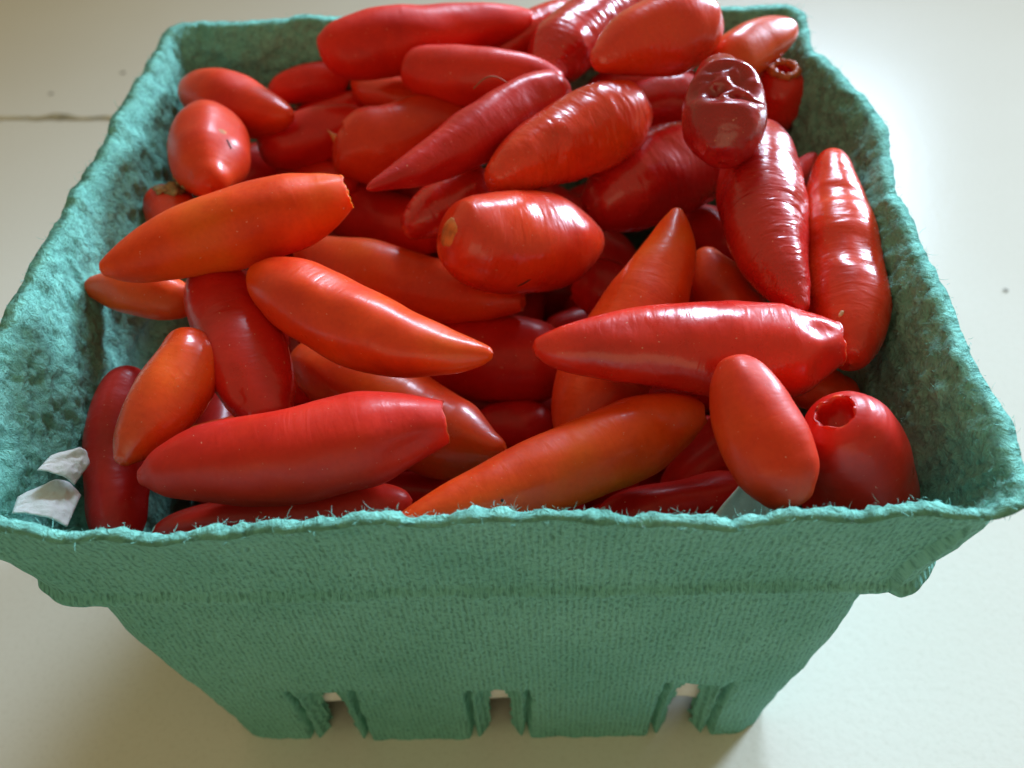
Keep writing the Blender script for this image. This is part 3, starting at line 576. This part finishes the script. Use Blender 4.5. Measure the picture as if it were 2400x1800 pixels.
    [[-2.23,-0.29,4.28,0.1],[-2.05,0.06,4.34,0.27],[-1.77,0.59,4.44,0.37],[-1.5,1.13,4.53,0.36],[-1.32,1.48,4.6,0.26],[-1.23,1.66,4.63,0.13]],
    [[-5.19,-3.33,4.53,0.1],[-4.96,-3.66,4.56,0.27],[-4.61,-4.15,4.61,0.36],[-4.26,-4.64,4.65,0.35],[-4.03,-4.96,4.68,0.26],[-3.92,-5.13,4.7,0.13]],
    [[-1.93,-3.09,4.35,0.12],[-2.34,-2.8,4.43,0.31],[-2.95,-2.37,4.56,0.42],[-3.55,-1.93,4.69,0.41],[-3.96,-1.64,4.77,0.3],[-4.16,-1.5,4.81,0.15]],
    [[5.52,-1.55,5.11,0.1],[5.33,-2.04,5.03,0.26],[5.05,-2.79,4.9,0.35],[4.76,-3.54,4.77,0.34],[4.58,-4.03,4.68,0.25],[4.48,-4.28,4.64,0.13]],
    [[-2.85,2.26,2.96,0.1],[-2.41,2.2,2.9,0.27],[-1.75,2.12,2.81,0.36],[-1.09,2.05,2.72,0.35],[-0.65,1.99,2.66,0.26],[-0.43,1.97,2.63,0.13]],
    [[0.75,-3.54,1.59,0.1],[0.3,-3.44,1.52,0.27],[-0.38,-3.29,1.42,0.36],[-1.06,-3.15,1.33,0.35],[-1.52,-3.05,1.26,0.26],[-1.75,-3.0,1.23,0.13]],
]
MARK = {
    'P18slit': [-4.707, 1.815, 9.116],
    'P31slit': [0.787, -1.361, 8.343],
    'P9spot': [5.571, -2.84, 8.699],
    'P2dot': [0.498, -5.892, 8.271],
    'P31scar': [-0.264, -1.371, 9.328],
    'P14nub': [-2.954, 3.048, 8.489],
    'P13thread': [0.389, 2.198, 9.823],
    'P19calyx': [-5.799, 1.369, 8.298],
    'P16bit': [-4.213, 5.826, 7.601],
    'P37nub': [-2.975, 6.025, 8.191],
    'P18scar': [-4.861, 1.97, 9.155],
    'P10a': [3.759, 0.322, 10.51],
    'P10b': [4.352, 0.398, 10.61],
    'P10c': [4.31, -0.009, 10.43],
    'P9dent': [5.759, -2.175, 8.871],
}

def pepper_mat(name, c, wr, seed, gloss=.5):
    mt, nt, p = new_mat(name)
    tc = nn(nt, 'ShaderNodeTexCoord'); v = mapping(nt, tc.outputs['Object'], (1, 1, 1), (seed * .37, seed * .11, seed * .23))
    uvn = nn(nt, 'ShaderNodeAttribute'); uvn.attribute_name = 'skin'
    big = tex_noise(nt, v, 75, 4, .55)
    lo = (c[0] * .78, c[1] * .50, c[2] * .8); hi = (min(.82, c[0] * 1.12), c[1] * 1.5, c[2] * 1.15)
    base = ramp(nt, big, [(0.30, lo), (0.52, c), (0.72, hi)])
    sp = tex_noise(nt, v, 1500, 2, .5)
    c2 = ramp(nt, sp, [(0.25, (.95, .92, .92)), (0.45, (1, 1, 1)), (0.8, (1.05, 1.1, 1.05))])
    mx = nn(nt, 'ShaderNodeMix', data_type='RGBA', blend_type='MULTIPLY'); mx.inputs['Factor'].default_value = 1
    nt.links.new(base, mx.inputs['A']); nt.links.new(c2, mx.inputs['B'])
    nt.links.new(mx.outputs['Result'], p.inputs['Base Color'])
    # dust and pale pin-prick specks, dull patches
    sk = tex_noise(nt, v, 1900, 1, .5)
    skf = nn(nt, 'ShaderNodeMapRange'); skf.inputs['From Min'].default_value = .755; skf.inputs['From Max'].default_value = .79; skf.inputs['To Max'].default_value = .55
    nt.links.new(sk, skf.inputs['Value'])
    m2 = nn(nt, 'ShaderNodeMix', data_type='RGBA'); m2.inputs['B'].default_value = (.85, .45, .32, 1)
    nt.links.new(skf.outputs['Result'], m2.inputs['Factor']); nt.links.new(mx.outputs['Result'], m2.inputs['A'])
    nt.links.new(m2.outputs['Result'], p.inputs['Base Color'])
    rn = tex_noise(nt, v, 110, 5, .65)
    rr = nn(nt, 'ShaderNodeMapRange'); rr.inputs['From Min'].default_value = .3; rr.inputs['From Max'].default_value = .7; rr.inputs['To Min'].default_value = 0.42 - .25 * gloss; rr.inputs['To Max'].default_value = 0.60 - .22 * gloss
    nt.links.new(rn, rr.inputs['Value']); nt.links.new(rr.outputs['Result'], p.inputs['Roughness'])
    p.inputs['Specular IOR Level'].default_value = 0.18 + .30 * gloss
    p.inputs['Coat Weight'].default_value = 0.40 * gloss
    p.inputs['Coat Roughness'].default_value = 0.15
    p.inputs['Subsurface Weight'].default_value = 0.30
    p.inputs['Subsurface Radius'].default_value = (1.0, 0.25, 0.1)
    p.inputs['Subsurface Scale'].default_value = 0.004
    # skin: u is the girth, v the length in cm; creases run round the fruit
    cre = tex_noise(nt, mapping(nt, uvn.outputs['Vector'], (2.2, 2.2, 7), (seed, seed * 2, 0)), 1.0, 2, .5, .5)
    n1 = bump(nt, cre, 0.0008 * wr + 0.00008, 0.5)
    pore = tex_noise(nt, v, 900, 3, .6)
    n1 = bump(nt, pore, 0.00008, 0.2, n1)
    nt.links.new(n1, p.inputs['Normal'])
    nt.links.new(n1, p.inputs['Coat Normal'])
    return mt

def catmull(P, t, q):
    """centripetal-ish Hermite through rows of P at parameters t, evaluated at q"""
    m = np.zeros_like(P)
    m[1:-1] = (P[2:] - P[:-2]) / (t[2:] - t[:-2])[:, None]
    m[0] = (P[1] - P[0]) / (t[1] - t[0]); m[-1] = (P[-1] - P[-2]) / (t[-1] - t[-2])
    k = np.clip(np.searchsorted(t, q, side='right') - 1, 0, len(t) - 2)
    h = (t[k + 1] - t[k]); s = (q - t[k]) / h
    s = s[:, None]; h = h[:, None]
    return ((2 * s**3 - 3 * s**2 + 1) * P[k] + (s**3 - 2 * s**2 + s) * h * m[k] + (-2 * s**3 + 3 * s**2) * P[k + 1] + (s**3 - s**2) * h * m[k + 1])

def pchip(y, t, q, e0=2.0, e1=2.0):
    d = np.diff(y) / np.diff(t); m = np.zeros_like(y)
    for i in range(1, len(y) - 1):
        m[i] = 0 if d[i - 1] * d[i] <= 0 else 2 / (1 / d[i - 1] + 1 / d[i])
    m[0] = d[0] * e0; m[-1] = d[-1] * e1
    k = np.clip(np.searchsorted(t, q, side='right') - 1, 0, len(t) - 2)
    h = (t[k + 1] - t[k]); s = (q - t[k]) / h
    return ((2 * s**3 - 3 * s**2 + 1) * y[k] + (s**3 - 2 * s**2 + s) * h * m[k] + (-2 * s**3 + 3 * s**2) * y[k + 1] + (s**3 - s**2) * h * m[k + 1])

EN = {'p': 1.0, 'r': 2.0, 'c': 0.9, 'h': 1.4, 's': 1.6}
def build_pepper(ctrl, caps=('r', 'r'), wr=0.0, seed=0, ns=96, nphi=52, dents=()):
    P = np.array(ctrl, float)
    if caps[0] in 'rp': P[0, 3] = .02
    if caps[1] in 'rp': P[-1, 3] = .02
    pos, rad = P[:, :3], P[:, 3]
    L = np.r_[0, np.cumsum(np.linalg.norm(np.diff(pos, axis=0), axis=1))]
    T = L[-1]
    q = T * (0.5 - 0.5 * np.cos(np.linspace(0, np.pi, ns)))
    q = 0.55 * q + 0.45 * np.linspace(0, T, ns)
    c = catmull(pos, L, q)
    r = np.sqrt(np.maximum(pchip(rad ** 2, L, q, EN[caps[0]], EN[caps[1]]), 1e-5))
    tan = np.gradient(c, axis=0); tan /= np.linalg.norm(tan, axis=1, keepdims=True)
    ref = np.array([0.0, -0.72, 0.69])
    rng = np.random.default_rng(seed + 100)
    rows, uvs = [], []
    phis = np.linspace(0, 2 * np.pi, nphi, endpoint=False)
    phase = rng.uniform(0, 6.28, 4)
    so = seed * 7.31
    for i in range(ns):
        a = ref - ref.dot(tan[i]) * tan[i]; a /= np.linalg.norm(a); b = np.cross(tan[i], a)
        v = q[i] / T
        edge = min(1.0, min(v, 1 - v) * 9)
        pts = []
        for k, ph in enumerate(phis):
            ca, sa = math.cos(ph), math.sin(ph)
            rr = r[i]
            d = 0.11 * noise.noise((ca * .9 + so, sa * .9, q[i] * .75)) + 0.04 * noise.noise((ca * 1.7 + so, sa * 1.7, q[i] * 1.8 + 5))
            d += 0.022 * math.cos(3 * ph + phase[0] + q[i] * .35)          # blunt three-sided section
            if wr > 0:
                mk = max(0.0, min(1.0, 0.55 + 1.1 * noise.noise((ca * .8, sa * .8 + so, q[i] * .6 + 11))))
                wv = q[i] + 0.22 * noise.noise((ca * 1.2 + so, sa * 1.2, q[i] * .9)) + 0.10 * math.sin(ph + phase[3])
                s1 = noise.noise((ca * 1.5 + so, sa * 1.5, wv * 3.0))
                s2 = noise.noise((ca * 2.6, sa * 2.6 + so, wv * 6.0 + 3))
                cr = max(0.0, 1 - abs(s1) * 5.0)                             # thin creases at the sign changes
                d += wr * mk * (0.045 * s1 + 0.016 * s2 - 0.020 * cr * cr)
            for e_, kd in ((q[i], caps[0]), (T - q[i], caps[1])):
                if kd == 'c' and e_ < .6: d += 0.055 * (1 - e_ / .6) ** 1.5 * math.cos(5 * ph + phase[1] + 1.5 * math.sin(2 * ph + phase[2])) * 1.6
            for (dv, dp, sv, spn, dep) in dents:
                e = ((v - dv) / sv) ** 2 + (((ph - dp + np.pi) % (2 * np.pi) - np.pi) / spn) ** 2
                if e < 4: d -= dep * (math.exp(-e * e) if dep < .25 else math.exp(-e ** 3) * (1 + .5 * noise.noise((ca * 4, sa * 4, q[i] * 5))))
            rr = rr * (1.035 + d * edge)
            pts.append(c[i] + rr * (ca * a + sa * b))
        rows.append(pts); uvs += [(math.cos(ph) * .64, math.sin(ph) * .64, q[i]) for ph in phis]
    verts = [p for row in rows for p in row]
    faces = []
    for i in range(ns - 1):
        for k in range(nphi):
            j = (k + 1) % nphi
            faces.append((i * nphi + k, i * nphi + j, (i + 1) * nphi + j, (i + 1) * nphi + k))
    def cap(row, center, out, kind, flip):
        nonlocal verts, faces, uvs
        ring = [row * nphi + k for k in range(nphi)]
        rp = np.array(rows[row]); R0 = np.linalg.norm(rp - center, axis=1).mean()
        if kind == 'r': steps = [(.75, .30), (.4, .48)]; pole = .54
        elif kind == 'p': steps = [(.7, .4), (.35, .7)]; pole = .9
        elif kind == 'c': steps = [(.97, .10), (.86, .02), (.62, -.22), (.30, -.34)]; pole = -.36
        elif kind == 's': steps = [(.92, .06), (.72, .09), (.5, .07), (.25, .05)]; pole = .05
        else: steps = [(1.0, .05), (.92, .02), (.88, -.2), (.90, -.5), (.86, -.85), (.6, -1.1), (.3, -1.2)]; pole = -1.25
        prev = ring
        for m_, (sc, of) in enumerate(steps):
            cur = []
            for k in range(nphi):
                jag = 1.0
                if kind in 'ch' and m_ < 4: jag = 1 + (.10 if kind == 'c' else .22) * noise.noise((math.cos(phis[k]) * 2 + so, math.sin(phis[k]) * 2, 3))
                ofj = of + ((.14 if kind == 'c' else .34) * noise.noise((math.cos(phis[k]) * 2.2 + so, math.sin(phis[k]) * 2.2, 8)) if kind in 'ch' and m_ < 3 else 0)
                verts.append(center + (rp[k] - center) * sc * jag + out * R0 * ofj); uvs.append((math.cos(phis[k]) * .64 * sc, math.sin(phis[k]) * .64 * sc, 0)); cur.append(len(verts) - 1)
            for k in range(nphi):
                j = (k + 1) % nphi
                f = (prev[k], cur[k], cur[j], prev[j])
                faces.append(f if flip else f[::-1])
            prev = cur
        verts.append(center + out * R0 * pole); uvs.append((0, 0, 0)); pi = len(verts) - 1
        for k in range(nphi):
            j = (k + 1) % nphi
            f = (prev[k], pi, prev[j]); faces.append(f if flip else f[::-1])
    cap(0, c[0], -tan[0], caps[0], True)
    cap(ns - 1, c[-1], tan[-1], caps[1], False)
    V = np.array(verts)
    org = c[ns // 2]
    return (V - org) * CM, faces, uvs, org * CM

def blob(name, mat, parent, at, nrm, size, seed, squash=.3, rough=.3, sub=3):
    bm = bmesh.new(); bmesh.ops.create_icosphere(bm, subdivisions=sub, radius=1.0)
    for v in bm.verts:
        v.co *= 1 + rough * noise.noise(v.co * 1.7 + Vector((seed, 0, 0))) + rough * .5 * noise.noise(v.co * 4 + Vector((0, seed, 0)))
        v.co.x *= size[0] * CM; v.co.y *= size[1] * CM; v.co.z *= squash * min(size[:2]) * CM
    me = bpy.data.meshes.new(name); bm.to_mesh(me); bm.free(); me.materials.append(mat)
    me.polygons.foreach_set('use_smooth', [True] * len(me.polygons))
    o = bpy.data.objects.new(name, me); col.objects.link(o); o.parent = parent
    q = Vector(nrm).to_track_quat('Z', 'Y')
    o.location = Vector(at); o.rotation_euler = (q @ Matrix.Rotation(size[2], 3, 'Z').to_quaternion()).to_euler()
    return o

def near(o, key):
    p = Vector(MARK[key]) * CM - o.location
    best = min(o.data.vertices, key=lambda v: (v.co - p).length_squared)
    return best.co.copy(), best.normal.copy()

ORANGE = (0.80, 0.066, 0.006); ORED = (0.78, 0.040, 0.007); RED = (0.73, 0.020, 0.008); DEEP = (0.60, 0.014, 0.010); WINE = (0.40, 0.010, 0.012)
GRP = 'red and orange peppers heaped in the basket'
# key: colour, wrinkling, cap at start, cap at end, label
SPEC = {
    'P1': (RED, .10, 'r', 'c', 'long smooth red pepper with square-cut end lying along the front rim beside the corner paper'),
    'P2': (ORANGE, .08, 'r', 'c', 'long orange pepper with a tiny dark dot slanting up from behind the front rim'),
    'P3': (ORED, .05, 'r', 'r', 'blunt orange-red pepper leaning upright against the red pepper with the round hole'),
    'P4': (RED, .15, 'h', 'r', 'fat red pepper with a round open hole standing in the front corner'),
    'P5': (RED, .22, 'r', 'c', 'big glossy red pepper with ragged stem end lying behind the blunt upright orange-red one'),
    'P6': (ORANGE, .15, 'r', 'r', 'orange pepper pointing its sharp tip upward from beneath the big glossy red one'),
    'P7': (ORANGE, .05, 'r', 'r', 'small orange-red rounded tip poking up beside the sharp upright orange tip'),
    'P8': (DEEP, .70, 'r', 'r', 'dark red pepper with strong cross wrinkles and shiny streak below the shrivelled one'),
    'P9': (ORED, .32, 'r', 'r', 'bulging orange-red pepper with a pale speck standing against the basket side wall'),
    'P10': (WINE, .30, 'r', 'r', 'shrivelled wine-red pepper with sunken pits and shiny folds on top of the heap'),
    'P11': (DEEP, .40, 'r', 'r', 'plump dark red pepper lying under the shrivelled wine-red one'),
    'P12': (ORED, .60, 'r', 'r', 'wrinkled orange-red pepper with a broad shiny patch in the middle of the heap'),
    'P13': (DEEP, .25, 'p', 'r', 'slender curved dark red pepper with thin tapering tail across the heap'),
    'P14': (ORED, .15, 'r', 'r', 'orange-red pepper with a small hooked nib under the slender curved one'),
    'P15': (RED, .10, 'r', 'r', 'red pepper with a rounded nose behind the hooked-nib pepper'),
    'P16': (RED, .35, 'r', 'r', 'pinkish red pepper with a pale scrap at its end behind the rounded-nose one'),
    'P17': (ORED, .05, 'r', 'r', 'smooth orange-red teardrop pepper in the back corner by the brightly lit wall'),
    'P18': (ORED, .05, 'r', 'r', 'round orange-red pepper end with a dark slit near the brightly lit wall'),
    'P19': (ORED, .10, 'r', 'r', 'pale red pepper with a crusty brown calyx beside the brightly lit wall'),
    'P20': (ORANGE, .06, 'r', 'c', 'long bright orange pepper with cut end pointing at the brightly lit wall'),
    'P21': (ORANGE, .05, 'r', 'r', 'small shaded orange tip poking out under the long bright orange pepper'),
    'P22': (ORANGE, .10, 'r', 'r', 'smooth orange pepper tapering to a shiny point near the middle front of the heap'),
    'P23': (DEEP, .20, 'r', 'r', 'deep red pepper with a creased shiny nose running down under the long front one'),
    'P24': (ORANGE, .12, 'r', 'r', 'orange pepper with a shiny highlight pointing down at the corner paper'),
    'P25': (DEEP, .20, 'r', 'r', 'dark red pepper standing upright against the white corner paper'),
    'P26': (ORANGE, .05, 'r', 'r', 'orange pepper sliver showing just behind the long smooth front pepper'),
    'P27': (ORANGE, .10, 'r', 'p', 'broad orange pepper with hooked shiny end passing beneath the long front pepper'),
    'P28': (RED, .10, 'r', 'r', 'shaded red pepper lying under the smooth tapering orange pepper'),
    'P29': (ORANGE, .08, 'r', 'c', 'shaded orange pepper with a small cut end under the stubby scarred pepper'),
    'P30': (RED, .10, 'r', 'r', 'shaded red pepper deep beneath the slender curved tail'),
    'P31': (ORED, .25, 's', 'r', 'stubby fat orange-red pepper with a pale round stem scar in the middle of the heap'),
    'P32': (RED, .40, 'r', 'r', 'small shiny red pepper nestled behind the stubby scarred one'),
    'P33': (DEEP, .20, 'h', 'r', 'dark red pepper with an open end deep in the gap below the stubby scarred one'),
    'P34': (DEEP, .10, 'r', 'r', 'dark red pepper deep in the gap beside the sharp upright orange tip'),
    'P35': (RED, .10, 'r', 'r', 'long matt red pepper lying along the back rim of the basket'),
    'P36': (RED, .12, 'r', 'r', 'smooth red pepper in front of the long matt one at the back rim'),
    'P37': (ORED, .05, 'p', 'r', 'small orange-red pepper with a sharp nib and one bright lit side'),
    'P38': (ORANGE, .05, 'r', 'r', 'brownish orange pepper edge showing behind the sharp-nibbed small one'),
    'P39': (RED, .08, 'r', 'r', 'short dull red pepper against the shaded back wall'),
    'P40': (RED, .40, 'r', 'r', 'pinkish shiny red pepper squeezed between the long matt one and a wrinkled one'),
    'P41': (DEEP, .75, 'r', 'r', 'dark red heavily wrinkled pepper resting over the back rim'),
    'P42': (ORED, .25, 'r', 'r', 'fat glossy orange-red pepper on top by the back rim'),
    'P43': (ORANGE, .05, 'r', 'r', 'orange pepper with rounded tip pointing up in the back corner'),
    'P44': (RED, .25, 'h', 'r', 'red pepper with an open orange end standing in the back corner'),
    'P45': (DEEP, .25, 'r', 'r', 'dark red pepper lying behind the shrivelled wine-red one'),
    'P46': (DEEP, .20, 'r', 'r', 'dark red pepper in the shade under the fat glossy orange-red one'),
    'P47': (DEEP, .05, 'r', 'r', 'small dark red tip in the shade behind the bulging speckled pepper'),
    'P48': (ORANGE, .05, 'r', 'r', 'shaded orange pepper under the ragged end of the big glossy red one'),
    'P49': (RED, .05, 'r', 'r', 'shaded red pepper below the blunt upright orange-red one'),
    'P50': (RED, .05, 'r', 'r', 'shaded red pepper just inside the front rim beside the white paper peak'),
    'P51': (RED, .05, 'r', 'r', 'shaded red pepper just inside the front rim under the long square-cut one'),
    'P52': (RED, .12, 'r', 'r', 'pinkish red pepper showing above the long bright orange one'),
    'P53': (RED, .08, 'r', 'r', 'small red pepper back showing above the cut end of the long bright orange one'),
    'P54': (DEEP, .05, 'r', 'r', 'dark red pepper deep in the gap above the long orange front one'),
}
DENTS = {
    'P10': [(.56, -.05, .21, 1.05, .30), (.52, -.50, .07, .30, .20), (.60, .45, .07, .32, .24), (.44, .40, .03, .55, .16), (.76, -.2, .05, .5, .16), (.70, .7, .05, .3, .14)],
    'P9': [(.58, .0, .08, .75, .13), (.30, .3, .05, .9, .08)],
    'P13': [(.30, .5, .12, .8, .10), (.78, .3, .05, .8, .06)],
    'P5': [(.92, .6, .05, .35, .14), (.93, -.5, .05, .3, .12)],
    'P23': [(.86, .35, .05, .18, .10), (.80, .1, .06, .15, .07)],
    'P1': [(.88, .5, .08, .25, .08)],
    'P12': [(.30, .3, .08, .6, .08)],
    'P3': [(.5, -1.2, .3, .5, .06)],
}
GLOSS = dict(P1=.25, P2=.4, P3=.35, P4=.6, P5=.9, P6=.5, P8=1, P9=.95, P10=1, P11=.9, P12=1, P13=.6, P14=.5, P15=.6, P16=.7, P17=.35, P18=.4, P20=.1, P22=.6, P23=.8, P24=1, P27=.6, P31=.9, P32=1, P35=.15, P36=.4, P37=.8, P40=.9, P41=1, P42=1, P43=.7, P44=.7, P45=.8)
PO = {}
sd = 0
for key, (c, wr, a, b, label) in SPEC.items():
    sd += 1
    rnd = random.Random(sd)
    cc = tuple(x * rnd.uniform(.92, 1.08) for x in c)
    V, Fc, uvv, org = build_pepper(PEP[key], (a, b), wr, sd, 132 if wr > .3 else 92, 60 if wr > .3 else 48, DENTS.get(key, ()))
    o = mesh_obj('pepper', V, Fc, pepper_mat('pepper_skin_%d' % sd, cc, wr, sd, GLOSS.get(key, .4)), None, True)
    at = o.data.attributes.new('skin', 'FLOAT_VECTOR', 'POINT'); at.data.foreach_set('vector', np.asarray(uvv, dtype=np.float32).ravel())
    o.location = Vector(org)
    tag(o, label, 'pepper', GRP)
    PO[key] = o
fm = [pepper_mat('pepper_skin_buried_%d' % k, c, .1, 80 + k) for k, c in enumerate((DEEP, RED, DEEP, DEEP))]  # mostly deep red, putting the shade of the gaps into their colour
for k, ctrl in enumerate(FILL):
    V, Fc, uvv, org = build_pepper(ctrl, ('r', 'r'), 0, 200 + k, 30, 22)
    o = mesh_obj('pepper', V, Fc, fm[k % 4], None, True)
    at = o.data.attributes.new('skin', 'FLOAT_VECTOR', 'POINT'); at.data.foreach_set('vector', np.asarray(uvv, dtype=np.float32).ravel())
    o.location = Vector(org)
    tag(o, 'red or orange pepper buried in the lower layers under the heap', 'pepper', 'peppers buried under the heap')

# small marks on single peppers
M_SLIT = simple_mat('slit_dark', (0.05, 0.012, 0.008), .7)
M_SCAR = simple_mat('stem_scar', (0.60, 0.17, 0.035), .6, .4, 500)
M_PALE = simple_mat('pale_fleck', (0.75, 0.50, 0.30), .5)
M_CALYX = simple_mat('dry_calyx', (0.36, 0.23, 0.10), .85, .5, 700)
M_NUB = simple_mat('stem_nub', (0.60, 0.20, 0.05), .5)
M_BIT = simple_mat('calyx_scrap', (0.62, 0.55, 0.36), .8)
p, n = near(PO['P18'], 'P18slit'); blob('slit', M_SLIT, PO['P18'], p, n, (.10, .018, 1.1), 1, .5, .1)
p, n = near(PO['P31'], 'P31slit'); blob('slit', M_SLIT, PO['P31'], p, n, (.13, .018, .45), 2, .5, .1)
p, n = near(PO['P9'], 'P9spot'); blob('fleck', M_PALE, PO['P9'], p, n, (.035, .06, .3), 3, .5, .2)
p, n = near(PO['P2'], 'P2dot'); blob('blemish', M_SLIT, PO['P2'], p, n, (.022, .022, 0), 4, .4, .2)
c0 = Vector(PEP['P31'][0][:3]); ax = (c0 - Vector(PEP['P31'][2][:3])).normalized(); r0 = PEP['P31'][0][3]
blob('stem_scar', M_SCAR, PO['P31'], c0 * CM - PO['P31'].location, ax, (r0 * .86, r0 * .92, .2), 5, .26, .12)
p, n = near(PO['P18'], 'P18scar'); blob('stem_scar', M_SCAR, PO['P18'], p - n * .0002, n, (.10, .13, .2), 6, .25, .2)
p, n = near(PO['P19'], 'P19calyx')
for k, (dx, dy, s) in enumerate(((0, 0, .24), (.25, .12, .16), (-.2, -.08, .15), (.12, .26, .13), (.30, -.02, .12))):
    blob('calyx', M_CALYX, PO['P19'], p + Vector((dx, dy, .03 * k)) * CM, n + Vector((dx, dy, 0)), (s, s * .8, k * 1.3), 20 + k, .55, .7)
p, n = near(PO['P16'], 'P16bit'); blob('calyx_scrap', M_BIT, PO['P16'], p + n * .0004, n, (.14, .08, .4), 9, .6, .8)

def spike(name, mat, parent, p, d, length, r0, bend=(0, 0, 0)):
    p = Vector(p); d = Vector(d).normalized(); e = d.orthogonal().normalized(); g = d.cross(e)
    vs, fs = [], []
    N_, K_ = 9, 10
    for i in range(N_):
        t = i / (N_ - 1)
        c = p + d * length * CM * t + Vector(bend) * CM * t * t
        r = r0 * CM * (1 - t) ** 1.4 + .004 * CM
        for k in range(K_):
            a = k / K_ * 6.2832; vs.append(c + (math.cos(a) * e + math.sin(a) * g) * r)
    for i in range(N_ - 1):
        for k in range(K_):
            fs.append((i * K_ + k, i * K_ + (k + 1) % K_, (i + 1) * K_ + (k + 1) % K_, (i + 1) * K_ + k))
    fs.append(tuple(range((N_ - 1) * K_, N_ * K_)))
    return mesh_obj(name, vs, fs, mat, parent)
p, n = near(PO['P14'], 'P14nub'); spike('stem_nub', M_NUB, PO['P14'], p - n * .0008, (-.55, .05, .75), .30, .11)
p, n = near(PO['P37'], 'P37nub'); spike('stem_nub', M_NUB, PO['P37'], p - n * .0004, (-.5, .3, .8), .16, .06)
p, n = near(PO['P13'], 'P13thread')
M_THREAD = simple_mat('stem_thread', (0.30, 0.10, 0.04), .6)
def thread():
    vs, fs = [], []
    N_, K_ = 20, 6
    for i in range(N_):
        t = i / (N_ - 1)
        c = Vector(p) + Vector((-.42 + .62 * t, -.05 + .12 * t, .02 + .20 * math.sin(t * 3.0))) * CM
        r = (.016 - .008 * t) * CM
        for k in range(K_):
            a = k / K_ * 6.2832; vs.append(c + Vector((0, math.cos(a), math.sin(a))) * r)
    for i in range(N_ - 1):
        for k in range(K_): fs.append((i * K_ + k, i * K_ + (k + 1) % K_, (i + 1) * K_ + (k + 1) % K_, (i + 1) * K_ + k))
    return vs, fs
vs, fs = thread(); mesh_obj('stem_thread', vs, fs, M_THREAD, PO['P13'])

# torn orange calyx ring round the open end
o = PO['P44']
c0 = Vector(PEP['P44'][0][:3]); c1 = Vector(PEP['P44'][1][:3]); ax = (c0 - c1).normalized(); r0 = PEP['P44'][0][3]
e = ax.orthogonal().normalized(); g = ax.cross(e)
vs, fs = [], []
NA, NB = 40, 10
for i in range(NA):
    a = i / NA * 6.2832
    rr = r0 * (1.02 + .16 * noise.noise((math.cos(a) * 2, math.sin(a) * 2, 5)))
    th = .075 * (1 + .6 * noise.noise((math.cos(a) * 3, math.sin(a) * 3, 9)))
    for k in range(NB):
        b = k / NB * 6.2832
        vs.append((c0 + ax * (.03 + th * math.sin(b)) + (e * math.cos(a) + g * math.sin(a)) * (rr + th * math.cos(b))) * CM - o.location)
for i in range(NA):
    for k in range(NB): fs.append((i * NB + k, ((i + 1) % NA) * NB + k, ((i + 1) % NA) * NB + (k + 1) % NB, i * NB + (k + 1) % NB))
mesh_obj('calyx_ring', vs, fs, simple_mat('calyx_orange', (.62, .13, .03), .4, .3, 500), o)
